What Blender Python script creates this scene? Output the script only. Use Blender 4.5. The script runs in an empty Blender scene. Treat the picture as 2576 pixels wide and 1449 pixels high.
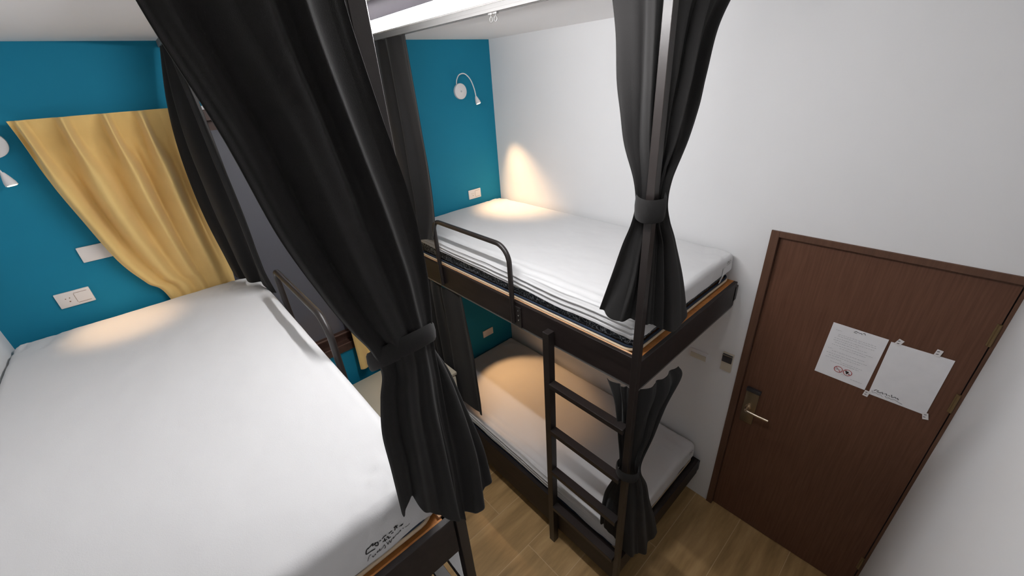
import bpy, bmesh, math, random
from mathutils import Vector, Matrix, noise
random.seed(7)
PI = math.pi
SC = bpy.context.scene
COL = SC.collection

# ------------------------------------------------------------------ helpers
def tag(o, label=None, cat=None, group=None, kind=None):
    if label: o['label'] = label
    if cat: o['category'] = cat
    if group: o['group'] = group
    if kind: o['kind'] = kind
    return o

def thing(name, label, cat, loc=(0, 0, 0), group=None):
    o = bpy.data.objects.new(name, None)
    o.location = loc
    o.empty_display_size = 0.1
    COL.objects.link(o)
    return tag(o, label, cat, group)

def finish(name, me, mats, parent=None, smooth=False, auto=None):
    if not isinstance(mats, (list, tuple)): mats = [mats]
    for m in mats: me.materials.append(m)
    if smooth:
        me.polygons.foreach_set('use_smooth', [True] * len(me.polygons))
        if auto is not None:
            try: me.set_sharp_from_angle(angle=math.radians(auto))
            except Exception: pass
    o = bpy.data.objects.new(name, me)
    COL.objects.link(o)
    if parent is not None:
        o.parent = parent
        bpy.context.view_layer.update()
        o.matrix_parent_inverse = parent.matrix_world.inverted()
    return o

def obj(name, bm, mats, parent=None, smooth=False, auto=None):
    bmesh.ops.recalc_face_normals(bm, faces=bm.faces)
    me = bpy.data.meshes.new(name)
    bm.to_mesh(me); bm.free()
    return finish(name, me, mats, parent, smooth, auto)

def box(bm, lo, hi, bev=0.0, mi=0, seg=2):
    r = bmesh.ops.create_cube(bm, size=1.0)
    vs = r['verts']
    c = [(lo[i] + hi[i]) / 2 for i in range(3)]
    s = [abs(hi[i] - lo[i]) for i in range(3)]
    for v in vs:
        v.co = Vector((c[0] + v.co.x * s[0], c[1] + v.co.y * s[1], c[2] + v.co.z * s[2]))
    fs = set(f for v in vs for f in v.link_faces)
    if bev > 0:
        es = list(set(e for v in vs for e in v.link_edges))
        r2 = bmesh.ops.bevel(bm, geom=es, offset=bev, segments=seg, affect='EDGES', profile=0.5)
        fs = set(r2['faces']) | set(f for f in fs if f.is_valid)
        vv = set(v for f in fs for v in f.verts)
        fs = set(f for v in vv for f in v.link_faces)
    for f in fs:
        if f.is_valid: f.material_index = mi
    return bm

def mkbox(name, lo, hi, mat, parent=None, bev=0.0, smooth=False):
    bm = bmesh.new(); box(bm, lo, hi, bev)
    return obj(name, bm, mat, parent, smooth=bev > 0, auto=40)

def tube(bm, pts, r, n=12, cap=True, mi=0, rads=None):
    pts = [Vector(p) for p in pts]
    rings = []
    prev = None
    for i, p in enumerate(pts):
        if i == 0: t = pts[1] - pts[0]
        elif i == len(pts) - 1: t = pts[-1] - pts[-2]
        else: t = (pts[i + 1] - pts[i - 1])
        t.normalize()
        if prev is None:
            a = Vector((0, 0, 1)) if abs(t.z) < 0.9 else Vector((1, 0, 0))
            u = t.cross(a).normalized()
        else:
            u = (prev - t * prev.dot(t)).normalized()
        prev = u
        w = t.cross(u)
        rr = rads[i] if rads else r
        rings.append([bm.verts.new(p + (u * math.cos(2 * PI * k / n) + w * math.sin(2 * PI * k / n)) * rr) for k in range(n)])
    for a, b in zip(rings, rings[1:]):
        for k in range(n):
            f = bm.faces.new((a[k], a[(k + 1) % n], b[(k + 1) % n], b[k])); f.material_index = mi
    if cap:
        f = bm.faces.new(rings[0][::-1]); f.material_index = mi
        f = bm.faces.new(rings[-1]); f.material_index = mi

def arc(c, r, a0, a1, ax1, ax2, n=10):
    c = Vector(c); ax1 = Vector(ax1); ax2 = Vector(ax2)
    return [c + ax1 * (r * math.cos(a0 + (a1 - a0) * i / n)) + ax2 * (r * math.sin(a0 + (a1 - a0) * i / n)) for i in range(n + 1)]

def cyl(bm, p0, p1, r, n=24, mi=0, r1=None):
    tube(bm, [p0, p1], r, n, True, mi, [r, r if r1 is None else r1])

def ribbon(bm, pts, w, nrm, mi=0):
    """a thin flat stroke lying in the plane whose normal is nrm"""
    pts = [Vector(p) for p in pts]; nrm = Vector(nrm)
    L = []; R = []
    for i, p in enumerate(pts):
        t = (pts[min(i + 1, len(pts) - 1)] - pts[max(i - 1, 0)])
        if t.length < 1e-7: t = Vector((0, 0, 1))
        t.normalize()
        s = nrm.cross(t).normalized() * (w / 2)
        L.append(bm.verts.new(p + s)); R.append(bm.verts.new(p - s))
    for i in range(len(pts) - 1):
        f = bm.faces.new((L[i], R[i], R[i + 1], L[i + 1])); f.material_index = mi

# ------------------------------------------------------------------ materials
def nt(name):
    m = bpy.data.materials.new(name); m.use_nodes = True
    t = m.node_tree
    return m, t, t.nodes['Principled BSDF']

def N(t, kind, **kw):
    n = t.nodes.new(kind)
    for k, v in kw.items():
        if k in n.inputs.keys(): n.inputs[k].default_value = v
        else: setattr(n, k, v)
    return n

def coords(t, scale=(1, 1, 1), rot=(0, 0, 0)):
    tc = N(t, 'ShaderNodeTexCoord')
    mp = N(t, 'ShaderNodeMapping')
    mp.inputs['Scale'].default_value = scale
    mp.inputs['Rotation'].default_value = rot
    t.links.new(tc.outputs['Object'], mp.inputs['Vector'])
    return mp.outputs['Vector']

def simple(name, col, rough=0.5, metal=0.0, spec=0.5, bump=0.0, bscale=200.0, var=0.0, vscale=3.0, sheen=0.0):
    m, t, b = nt(name)
    b.inputs['Base Color'].default_value = (*col, 1)
    b.inputs['Roughness'].default_value = rough
    b.inputs['Metallic'].default_value = metal
    b.inputs['Specular IOR Level'].default_value = spec
    if sheen:
        b.inputs['Sheen Weight'].default_value = sheen
        b.inputs['Sheen Roughness'].default_value = 0.5
    v = coords(t)
    nz = N(t, 'ShaderNodeTexNoise'); nz.inputs['Scale'].default_value = vscale; nz.inputs['Detail'].default_value = 4
    t.links.new(v, nz.inputs['Vector'])
    if var > 0:
        r = N(t, 'ShaderNodeValToRGB')
        r.color_ramp.elements[0].position = 0.3; r.color_ramp.elements[1].position = 0.7
        r.color_ramp.elements[0].color = (*[c * (1 - var) for c in col], 1)
        r.color_ramp.elements[1].color = (*[min(1, c * (1 + var)) for c in col], 1)
        t.links.new(nz.outputs['Fac'], r.inputs['Fac'])
        t.links.new(r.outputs['Color'], b.inputs['Base Color'])
    if bump > 0:
        n2 = N(t, 'ShaderNodeTexNoise'); n2.inputs['Scale'].default_value = bscale; n2.inputs['Detail'].default_value = 3
        t.links.new(v, n2.inputs['Vector'])
        bp = N(t, 'ShaderNodeBump'); bp.inputs['Strength'].default_value = bump; bp.inputs['Distance'].default_value = 0.002
        t.links.new(n2.outputs['Fac'], bp.inputs['Height'])
        t.links.new(bp.outputs['Normal'], b.inputs['Normal'])
    return m

def wood(name, c0, c1, scale=(1, 1, 1), rough=0.5, rot=(0, 0, 0), spec=0.4, fine=18.0):
    m, t, b = nt(name)
    v = coords(t, scale, rot)
    nz = N(t, 'ShaderNodeTexNoise'); nz.inputs['Scale'].default_value = fine; nz.inputs['Detail'].default_value = 6; nz.inputs['Roughness'].default_value = 0.6
    t.links.new(v, nz.inputs['Vector'])
    r = N(t, 'ShaderNodeValToRGB')
    r.color_ramp.elements[0].position = 0.32; r.color_ramp.elements[1].position = 0.68
    r.color_ramp.elements[0].color = (*c0, 1); r.color_ramp.elements[1].color = (*c1, 1)
    t.links.new(nz.outputs['Fac'], r.inputs['Fac'])
    t.links.new(r.outputs['Color'], b.inputs['Base Color'])
    b.inputs['Roughness'].default_value = rough
    b.inputs['Specular IOR Level'].default_value = spec
    bp = N(t, 'ShaderNodeBump'); bp.inputs['Strength'].default_value = 0.12; bp.inputs['Distance'].default_value = 0.001
    t.links.new(nz.outputs['Fac'], bp.inputs['Height']); t.links.new(bp.outputs['Normal'], b.inputs['Normal'])
    return m

M = {}
M['wall'] = simple('white_paint', (0.79, 0.79, 0.795), 0.85, bump=0.12, bscale=90, var=0.012, vscale=1.2, spec=0.25)
M['ceil'] = simple('ceiling_paint', (0.96, 0.95, 0.95), 0.9, bump=0.05, bscale=90, spec=0.2)
M['blue'] = simple('teal_paint', (0.005, 0.200, 0.320), 0.75, bump=0.12, bscale=90, var=0.05, vscale=1.5, spec=0.3)
M['frame'] = wood('dark_board', (0.009, 0.006, 0.0055), (0.022, 0.015, 0.014), (1, .15, 1), 0.5, fine=30)
M['steel'] = simple('black_steel', (0.018, 0.014, 0.013), 0.38, 0.0, 0.5, bump=0.05, bscale=400)
M['ply'] = wood('plywood', (0.42, 0.155, 0.035), (0.62, 0.26, 0.07), (1, .2, 1), 0.6, fine=25)
M['plyedge'] = wood('plywood_edge', (0.50, 0.27, 0.13), (0.72, 0.45, 0.26), (1, .2, 6), 0.6, fine=25)
M['sheet'] = simple('white_cotton', (0.66, 0.66, 0.665), 0.9, bump=0.25, bscale=350, spec=0.15, sheen=0.15)
M['black'] = simple('black_blackout_cloth', (0.0125, 0.0118, 0.0115), 0.82, bump=0.3, bscale=700, spec=0.22, sheen=0.08)
M['alu'] = simple('grey_aluminium', (0.21, 0.205, 0.20), 0.5, 0.3, 0.5)
M['whiteplastic'] = simple('white_plastic', (0.80, 0.755, 0.72), 0.4, spec=0.5)
M['cream'] = simple('cream_plastic', (0.60, 0.54, 0.43), 0.45)
M['lampwhite'] = simple('white_enamel', (0.78, 0.76, 0.76), 0.3)
M['socketline'] = simple('socket_groove', (0.28, 0.17, 0.11), 0.6)
M['darkplastic'] = simple('dark_plastic', (0.035, 0.032, 0.035), 0.35)
M['bronze'] = wood('brown_window_frame', (0.055, 0.026, 0.018), (0.075, 0.036, 0.026), (1, 1, 1), 0.4, fine=20)
M['bronzelight'] = simple('brown_frame_lip', (0.16, 0.09, 0.07), 0.35)
M['cab'] = simple('beige_laminate', (0.56, 0.51, 0.40), 0.5, var=0.04)
M['brass'] = simple('satin_brass', (0.24, 0.18, 0.11), 0.38, 0.75)
M['brassbright'] = simple('polished_brass', (0.62, 0.52, 0.40), 0.22, 0.9)
M['hinge'] = simple('hinge_brass', (0.22, 0.15, 0.07), 0.45, 0.5)
M['paper'] = simple('paper', (0.84, 0.84, 0.86), 0.75, var=0.02, vscale=20)
M['tape'] = simple('adhesive_tape', (0.82, 0.80, 0.80), 0.3)
M['ink'] = simple('black_ink', (0.015, 0.015, 0.015), 0.7)
M['greyink'] = simple('grey_ink', (0.40, 0.40, 0.43), 0.8)
M['redink'] = simple('red_ink', (0.42, 0.03, 0.03), 0.7)
M['beige'] = simple('beige_piping', (0.62, 0.48, 0.33), 0.8, bump=0.3, bscale=500)
M['navy'] = simple('navy_piping', (0.010, 0.022, 0.045), 0.8, bump=0.3, bscale=500)
M['gold'] = simple('gold_tassel', (0.62, 0.52, 0.30), 0.7)
M['chrome'] = simple('chrome', (0.6, 0.6, 0.6), 0.2, 1.0)
M['doorwood'] = wood('dark_walnut_door', (0.104, 0.045, 0.026), (0.148, 0.070, 0.042), (26, 26, 1.1), 0.5, fine=4, spec=0.35)
M['doorframe'] = wood('dark_walnut_frame', (0.095, 0.046, 0.028), (0.135, 0.068, 0.042), (14, 14, 1.1), 0.5, fine=4, spec=0.35)

# yellow curtain cloth
M['yellow'] = simple('mustard_curtain_cloth', (0.80, 0.56, 0.215), 0.8, bump=0.35, bscale=600, var=0.05, vscale=6, spec=0.2, sheen=0.2)

# mattress ticking: black with pale scribbled leaves
m, t, b = nt('patterned_ticking'); v = coords(t, (1, 1, 1))
mg = N(t, 'ShaderNodeTexVoronoi'); mg.feature = 'DISTANCE_TO_EDGE'; mg.inputs['Scale'].default_value = 28
nz = N(t, 'ShaderNodeTexNoise'); nz.inputs['Scale'].default_value = 14
mx = N(t, 'ShaderNodeMix'); mx.data_type = 'VECTOR'; mx.inputs[0].default_value = 0.25
t.links.new(v, nz.inputs['Vector']); t.links.new(v, mx.inputs[4]); t.links.new(nz.outputs['Color'], mx.inputs[5])
t.links.new(mx.outputs[1], mg.inputs['Vector'])
r = N(t, 'ShaderNodeValToRGB'); r.color_ramp.elements[0].position = 0.02; r.color_ramp.elements[1].position = 0.06
r.color_ramp.elements[0].color = (0.32, 0.34, 0.36, 1); r.color_ramp.elements[1].color = (0.010, 0.014, 0.020, 1)
t.links.new(mg.outputs['Distance'], r.inputs['Fac']); t.links.new(r.outputs['Color'], b.inputs['Base Color'])
b.inputs['Roughness'].default_value = 0.8
M['ticking'] = m

# LED diffuser
m, t, b = nt('led_diffuser')
b.inputs['Base Color'].default_value = (1, 1, 1, 1)
b.inputs['Emission Color'].default_value = (1.0, 0.992, 1.0, 1); b.inputs['Emission Strength'].default_value = 92.0
M['led'] = m
m, t, b = nt('warm_bulb')
b.inputs['Emission Color'].default_value = (1.0, 0.72, 0.42, 1); b.inputs['Emission Strength'].default_value = 6.0
M['bulb'] = m

# window glass: dark tinted pane
m, t, b = nt('tinted_window_glass')
b.inputs['Base Color'].default_value = (0.105, 0.108, 0.130, 1); b.inputs['Roughness'].default_value = 0.06
b.inputs['Specular IOR Level'].default_value = 0.9; b.inputs['IOR'].default_value = 1.6
M['glass'] = m

# wood-look floor tiles, rows along x, 0.307 m wide
m, t, b = nt('wood_look_tiles')
tc = N(t, 'ShaderNodeTexCoord'); sx = N(t, 'ShaderNodeSeparateXYZ'); t.links.new(tc.outputs['Object'], sx.inputs[0])
def MATH(op, a, bb=None, c=None):
    n = N(t, 'ShaderNodeMath'); n.operation = op
    for i, q in enumerate((a, bb, c)):
        if q is None: continue
        if isinstance(q, (int, float)): n.inputs[i].default_value = q
        else: t.links.new(q, n.inputs[i])
    return n.outputs[0]
W_, L_ = 0.3075, 1.2
yy = MATH('DIVIDE', MATH('ADD', sx.outputs['Y'], 0.785 + 10 * W_), W_)
row = MATH('FLOOR', yy); fy = MATH('FRACT', yy)
off = MATH('MULTIPLY', MATH('FRACT', MATH('MULTIPLY', row, 0.5)), L_)
xx = MATH('DIVIDE', MATH('ADD', MATH('ADD', sx.outputs['X'], 1.167 + 10 * L_ - 0.6), off), L_)
colm = MATH('FLOOR', xx); fx = MATH('FRACT', xx)
dy = MATH('MULTIPLY', MATH('MINIMUM', fy, MATH('SUBTRACT', 1, fy)), W_)
dx = MATH('MULTIPLY', MATH('MINIMUM', fx, MATH('SUBTRACT', 1, fx)), L_)
d = MATH('MINIMUM', dx, dy)
gr = N(t, 'ShaderNodeMapRange'); gr.inputs['From Min'].default_value = 0.0011; gr.inputs['From Max'].default_value = 0.0022
t.links.new(d, gr.inputs['Value'])
cmb = N(t, 'ShaderNodeCombineXYZ')
t.links.new(MATH('ADD', MATH('MULTIPLY', sx.outputs['X'], 1.3), MATH('MULTIPLY', colm, 7.3)), cmb.inputs[0])
t.links.new(MATH('ADD', MATH('MULTIPLY', sx.outputs['Y'], 9.0), MATH('MULTIPLY', row, 3.7)), cmb.inputs[1])
n1 = N(t, 'ShaderNodeTexNoise'); n1.inputs['Scale'].default_value = 1.4; n1.inputs['Detail'].default_value = 7; n1.inputs['Roughness'].default_value = 0.6
t.links.new(cmb.outputs[0], n1.inputs['Vector'])
cr = N(t, 'ShaderNodeValToRGB'); e = cr.color_ramp.elements
e[0].position = 0.28; e[0].color = (0.27, 0.165, 0.066, 1); e[1].position = 0.72; e[1].color = (0.58, 0.385, 0.18, 1)
e.new(0.5).color = (0.43, 0.275, 0.115, 1)
t.links.new(n1.outputs['Fac'], cr.inputs['Fac'])
mix = N(t, 'ShaderNodeMix'); mix.data_type = 'RGBA'
mix.inputs[6].default_value = (0.62, 0.45, 0.27, 1)
t.links.new(gr.outputs[0], mix.inputs[0]); t.links.new(cr.outputs['Color'], mix.inputs[7])
t.links.new(mix.outputs[2], b.inputs['Base Color'])
b.inputs['Roughness'].default_value = 0.42
M['floor'] = m

# ------------------------------------------------------------------ room
RW, RY, RH = -2.93, -2.944, 3.11          # left wall x, front wall y, ceiling z
T = 0.12
def struct(name, lo_hi_list, mat, parent=None):
    bm = bmesh.new()
    for lo, hi in lo_hi_list: box(bm, lo, hi)
    o = obj(name, bm, mat, parent)
    if parent is None: o['kind'] = 'structure'
    return o

struct('floor', [((RW - T, RY - T, -0.1), (T, T, 0.0))], M['floor'])
struct('ceiling', [((RW - T, RY - T, RH), (T, T, RH + 0.1))], M['ceil'])
struct('wall_left', [((RW - T, RY - T, 0), (RW, T, RH))], M['wall'])
struct('wall_front', [((RW, RY - T, 0), (T, RY, RH))], M['wall'])
# right wall with the doorway cut out
DY0, DY1, DZ = -2.0906, RY, 2.10
struct('wall_right', [((0, DY0, 0), (T, T, RH)), ((0, RY, DZ), (T, DY0, RH))], M['wall'])
# back wall with the window cut out
WX0, WX1, WZ0, WZ1 = -2.28, -1.06, 1.172, 2.825
struct('wall_back', [((RW, 0, 0), (WX0, T, RH)), ((WX1, 0, 0), (0, T, RH)),
                     ((WX0, 0, 0), (WX1, T, WZ0)), ((WX0, 0, WZ1), (WX1, T, RH))], M['blue'])

# window
win = struct('window_1', [((WX0, -0.012, WZ0), (WX1, 0.09, WZ0 + 0.06)), ((WX0, -0.012, WZ1 - 0.06), (WX1, 0.09, WZ1)),
                          ((WX0, -0.012, WZ0 + 0.06), (WX0 + 0.06, 0.09, WZ1 - 0.06)), ((WX1 - 0.06, -0.012, WZ0 + 0.06), (WX1, 0.09, WZ1 - 0.06))], M['bronze'])
xm = -2.10
for k, (x0, x1, y0) in enumerate([(WX0 + 0.06, xm + 0.025, 0.018), (xm - 0.025, WX1 - 0.06, 0.045)]):
    z0, z1, w = WZ0 + 0.06, WZ1 - 0.06, 0.05
    bm = bmesh.new()
    box(bm, (x0, y0, z0), (x1, y0 + 0.025, z0 + 0.075)); box(bm, (x0, y0, z1 - w), (x1, y0 + 0.025, z1))
    box(bm, (x0, y0, z0 + 0.075), (x0 + w, y0 + 0.025, z1 - w)); box(bm, (x1 - w, y0, z0 + 0.075), (x1, y0 + 0.025, z1 - w))
    sash = obj('window_sash', bm, M['bronze'], win)
    mkbox('window_pane', (x0 + w - 0.005, y0 + 0.010, z0 + 0.07), (x1 - w + 0.005, y0 + 0.015, z1 - w + 0.005), M['glass'], sash)
bm = bmesh.new()
box(bm, (WX0 + 0.06, -0.014, WZ0 + 0.057), (WX1 - 0.06, -0.010, WZ0 + 0.063))
box(bm, (WX0 + 0.06, 0.012, WZ0 + 0.129), (WX1 - 0.06, 0.020, WZ0 + 0.136))
obj('frame_lip', bm, M['bronzelight'], win)
# what stands behind the glass: the opening is closed by the building's outer shutter
mkbox('shutter', (WX0, 0.095, WZ0), (WX1, 0.115, WZ1), M['darkplastic'], win)

# door
FR = 0.040
dr = struct('door_1', [((0.018, DY1 + 0.016, 0.006), (0.058, DY0 - FR, DZ - 0.032))], M['doorwood'])
bm = bmesh.new()
box(bm, (-0.008, DY0 - FR + 0.002, 0), (0.10, DY0, DZ), 0.0015)
box(bm, (-0.008, DY1, DZ - 0.030), (0.10, DY0 - FR + 0.002, DZ), 0.0015)
box(bm, (0.014, DY1, 0), (0.10, DY1 + 0.012, DZ - 0.030), 0.0015)
obj('door_frame', bm, M['doorframe'], dr)
plate = mkbox('lock_plate', (0.004, -2.232, 0.857), (0.018, -2.160, 1.100), M['brass'], dr, 0.003)
mkbox('plate_top_shadow', (-0.004, -2.236, 1.098), (0.018, -2.158, 1.122), M['darkplastic'], dr, 0.003)  # dark strip imitating the black shadow along the top of the lock plate
bm = bmesh.new()
cyl(bm, (0.004, -2.193, 0.992), (-0.012, -2.193, 0.992), 0.018)
pts = [(-0.010, -2.193, 0.992), (-0.040, -2.193, 0.992)] + [(-0.048 - 0.004 * math.sin(i / 5 * PI / 2), -2.193 - 0.012 * i / 5, 0.992) for i in range(1, 6)] + [(-0.053, -2.25, 0.992), (-0.050, -2.318, 0.992)]
tube(bm, pts, 0.0085, 14, True, 0, [0.011] * 2 + [0.0095] * 5 + [0.009, 0.0085])
tag(obj('door_lever', bm, M['brassbright'], dr, True, 40), 'bright brass lever handle')
for z0 in (1.790, 1.435, 0.22):
    bm = bmesh.new()
    cyl(bm, (0.013, DY1 + 0.016, z0), (0.013, DY1 + 0.016, z0 + 0.10), 0.0055, 16)
    box(bm, (0.0145, DY1 + 0.016, z0), (0.020, DY1 + 0.026, z0 + 0.10))
    obj('hinge', bm, M['hinge'], dr, True, 40)

# ------------------------------------------------------------------ papers on the door
PX = 0.0165
def paper(label, y0, y1, z0, z1, tilt):
    o = thing('paper_notice', label, 'paper', (PX, (y0 + y1) / 2, (z0 + z1) / 2), 'paper notices on the door')
    o.rotation_euler = (tilt, 0, 0)
    bpy.context.view_layer.update()
    w, h = abs(y1 - y0), z1 - z0
    bm = bmesh.new()
    # slightly cockled sheet of paper with real thickness
    nx, nz_ = 12, 16
    g = [[None] * (nz_ + 1) for _ in range(nx + 1)]
    for i in range(nx + 1):
        for j in range(nz_ + 1):
            yy_ = -w / 2 + w * i / nx; zz_ = -h / 2 + h * j / nz_
            dxx = -0.0006 - 0.0008 * (1 + noise.noise(Vector((yy_ * 9, zz_ * 9, y0 * 3))))
            g[i][j] = bm.verts.new((dxx, yy_, zz_))
    for i in range(nx):
        for j in range(nz_):
            bm.faces.new((g[i][j], g[i][j + 1], g[i + 1][j + 1], g[i + 1][j]))
    bm.normal_update(); bmesh.ops.solidify(bm, geom=bm.faces[:], thickness=0.0003)
    p = obj('sheet', bm, M['paper'], None, True, 60)
    p.parent = o
    return o, w, h
def addp(name, bm, mat, par, label=None):
    q = obj(name, bm, mat, None); q.parent = par
    if label: q['label'] = label
    return q
PN = -0.0034
# note: seen from the room, left is +y
p1, w, h = paper('printed white notice with two red prohibition signs, left sheet on the brown door', -2.438, -2.648, 1.390, 1.693, math.radians(1.5))
bm = bmesh.new(); R = random.Random(3)
def textline(bm, y0, y1, z, hh, dens=1.0, th=0.0016):
    y = y0
    while y > y1:
        l = R.uniform(0.003, 0.010)
        y2 = max(y1, y - l)
        ribbon(bm, [(PN, y, z), (PN, y2, z + R.uniform(-hh, hh) * .25)], th, (-1, 0, 0))
        y = y2 - R.uniform(0.0015, 0.004) / dens
for z, a, b_ in [(0.118, .085, .062), (0.098, .07, -.075), (0.088, .07, -.08), (0.074, .08, -.075), (0.062, .08, -.02), (0.050, .072, -.055), (0.036, .08, -.08), (0.024, .045, -.06),
                 (0.010, .088, .070), (0.000, .07, -.06), (-0.016, .088, -.075), (-0.028, .075, -.05), (-0.042, .085, .02), (-0.050, .02, -.065), (-0.060, .06, -.055), (-0.112, .0, -.03), (-0.122, -.04, -.085)]:
    if z in (0.098, 0.010, -0.060, -0.112):
        addp('printed_text', bm, M['greyink'], p1); bm = bmesh.new()
    textline(bm, a, b_, z, .003)
addp('printed_text', bm, M['greyink'], p1)
bm = bmesh.new()
for st in [[(.018, .139), (.012, .143), (.006, .138), (.001, .142)], [(.000, .136), (-.006, .141), (-.012, .134)], [(-.012, .141), (-.018, .146), (-.024, .137)], [(.02, .134), (.008, .132)]]:
    ribbon(bm, [(PN, a, c) for a, c in st], 0.0022, (-1, 0, 0))
addp('logo_mark', bm, M['ink'], p1)
for cy_, filled in [(0.018, False), (-0.020, True)]:
    bm = bmesh.new()
    zc = -0.092
    ribbon(bm, [(PN, cy_ + .0165 * math.cos(a * PI / 16), zc + .0165 * math.sin(a * PI / 16)) for a in range(33)], 0.0026, (-1, 0, 0))
    ribbon(bm, [(PN, cy_ + .011, zc + .011), (PN, cy_ - .011, zc - .011)], 0.0024, (-1, 0, 0))
    s = addp('prohibition_sign', bm, M['redink'], p1)
    bm = bmesh.new()
    if filled:
        ribbon(bm, [(PN - .0001, cy_ + .009, zc + .003), (PN - .0001, cy_ - .004, zc + .003)], 0.008, (-1, 0, 0))
        ribbon(bm, [(PN - .0001, cy_ + .002, zc + .000), (PN - .0001, cy_ + .002, zc - .009)], 0.006, (-1, 0, 0))
        ribbon(bm, [(PN - .0001, cy_ - .008, zc - .004), (PN - .0001, cy_ - .008, zc - .009)], 0.004, (-1, 0, 0))
        addp('food_symbol', bm, M['ink'], s)
    else:
        ribbon(bm, [(PN - .0001, cy_ + .011, zc - .003), (PN - .0001, cy_ - .010, zc + .001)], 0.003, (-1, 0, 0))
        ribbon(bm, [(PN - .0001, cy_ + .010, zc - .003), (PN - .0001, cy_ + .004, zc + .004), (PN - .0001, cy_ + .001, zc + .007)], 0.0012, (-1, 0, 0))
        addp('cigarette_symbol', bm, M['greyink'], s)
p2, w, h = paper('blank white paper taped on the brown door, small black logo in its corner', -2.661, -2.867, 1.376, 1.684, 0.0)
for (ty, tz, ro) in [(-2.686, 1.692, .35), (-2.812, 1.697, .12), (-2.655, 1.374, .1), (-2.868, 1.372, -.3)]:
    bm = bmesh.new()
    hy, hz = 0.010, 0.017
    bm_v = []
    for sy, sz in [(-1, -1), (-1, 1), (1, 1), (1, -1)]:
        a, c = sy * hy, sz * hz
        bm_v.append(bm.verts.new((-0.0040, (ty + 2.764) + a * math.cos(ro) - c * math.sin(ro), (tz - 1.53) + a * math.sin(ro) + c * math.cos(ro))))
    bm.faces.new(bm_v); bm.normal_update(); bmesh.ops.solidify(bm, geom=bm.faces[:], thickness=0.0004)
    tp = addp('tape', bm, M['tape'], p2)
    bm = bmesh.new()
    for q in (-.006, .007):
        yb, zb = (ty + 2.764) + .002, (tz - 1.53) + q
        ribbon(bm, [(-0.0046, yb + .004, zb), (-0.0046, yb - .004, zb + .002)], 0.003, (-1, 0, 0))
    addp('tape_print', bm, M['ink'], tp)
bm = bmesh.new()
for st, wd in [([(.088, -.124), (.082, -.116), (.072, -.117), (.078, -.125), (.066, -.126), (.058, -.118), (.054, -.127)], .0026), ([(.050, -.122), (.044, -.117), (.040, -.126)], .0024),
           ([(.036, -.121), (.028, -.124)], .0022), ([(.026, -.113), (.022, -.126), (.012, -.118), (.006, -.124)], .0026), ([(.004, -.119), (-.002, -.126)], .003),
           ([(.095, -.128), (.092, -.138), (.080, -.133), (.070, -.138), (.060, -.134), (.052, -.142)], .0011), ([(.045, -.132), (.038, -.139), (.030, -.134), (.022, -.138), (.010, -.133), (-.004, -.139), (-.020, -.142)], .0014)]:
    ribbon(bm, [(PN, a, c) for a, c in st], wd, (-1, 0, 0))
addp('logo_mark', bm, M['ink'], p2)

# wall plates on the white wall
sw = thing('light_switch', 'long white switch plate on the white wall under the right bunk', 'switch', (0, -1.851, 1.206))
mkbox('plate', (-0.010, -1.911, 1.174), (0, -1.791, 1.239), M['lampwhite'], sw, 0.003)
mkbox('rocker', (-0.015, -1.903, 1.180), (-0.009, -1.805, 1.216), M['cream'], sw, 0.002)
kh = thing('key_card_holder', 'small beige key card holder with dark slot on the wall beside the door', 'switch', (0, -2.026, 1.243))
mkbox('body', (-0.014, -2.056, 1.176), (0, -1.994, 1.306), M['cream'], kh, 0.003)
mkbox('card_slot', (-0.024, -2.053, 1.246), (-0.012, -1.997, 1.300), M['darkplastic'], kh, 0.002)
mkbox('slot_lip', (-0.026, -2.054, 1.294), (-0.018, -1.996, 1.298), M['chrome'], kh)

# sockets on the blue wall
def socket(label, xc, zc, w=0.122, h=0.073, blank=False, group=None):
    s = thing('wall_socket' if not blank else 'blank_wall_plate', label, 'socket' if not blank else 'wall plate', (xc, 0, zc), group)
    mkbox('plate', (xc - w / 2, -0.009, zc - h / 2), (xc + w / 2, 0, zc + h / 2), M['whiteplastic'], s, 0.003)
    if not blank:
        bm = bmesh.new()
        for zz in (-0.024, 0.024):
            box(bm, (xc + 0.004, -0.0098, zc + zz - 0.0008), (xc + 0.050, -0.008, zc + zz + 0.0008))
        box(bm, (xc + 0.002, -0.0098, zc - 0.022), (xc + 0.0032, -0.008, zc + 0.022))
        obj('insert_groove', bm, M['socketline'], s)
        bm = bmesh.new()
        for dx_, dz_, rr in ((-0.030, 0.006, .0022), (-0.020, -0.010, .0030), (-0.016, 0.007, .0022)):
            cyl(bm, (xc + dx_, -0.0088, zc + dz_), (xc + dx_, -0.0100, zc + dz_), rr, 10)
        obj('pin_hole', bm, M['socketline'], s)
    return s
socket('white power socket low on the blue wall above the left mattress', -2.663, 2.072)
socket('small white power socket on the blue wall above the far right upper mattress', -0.279, 2.034)
socket('unlit white wall plate on the blue wall down in the lower right bunk', -0.300, 0.688, blank=True)
socket('blank white plate on the blue wall, half behind the yellow curtain', -2.506, 2.256, 0.130, 0.073, True)

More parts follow.
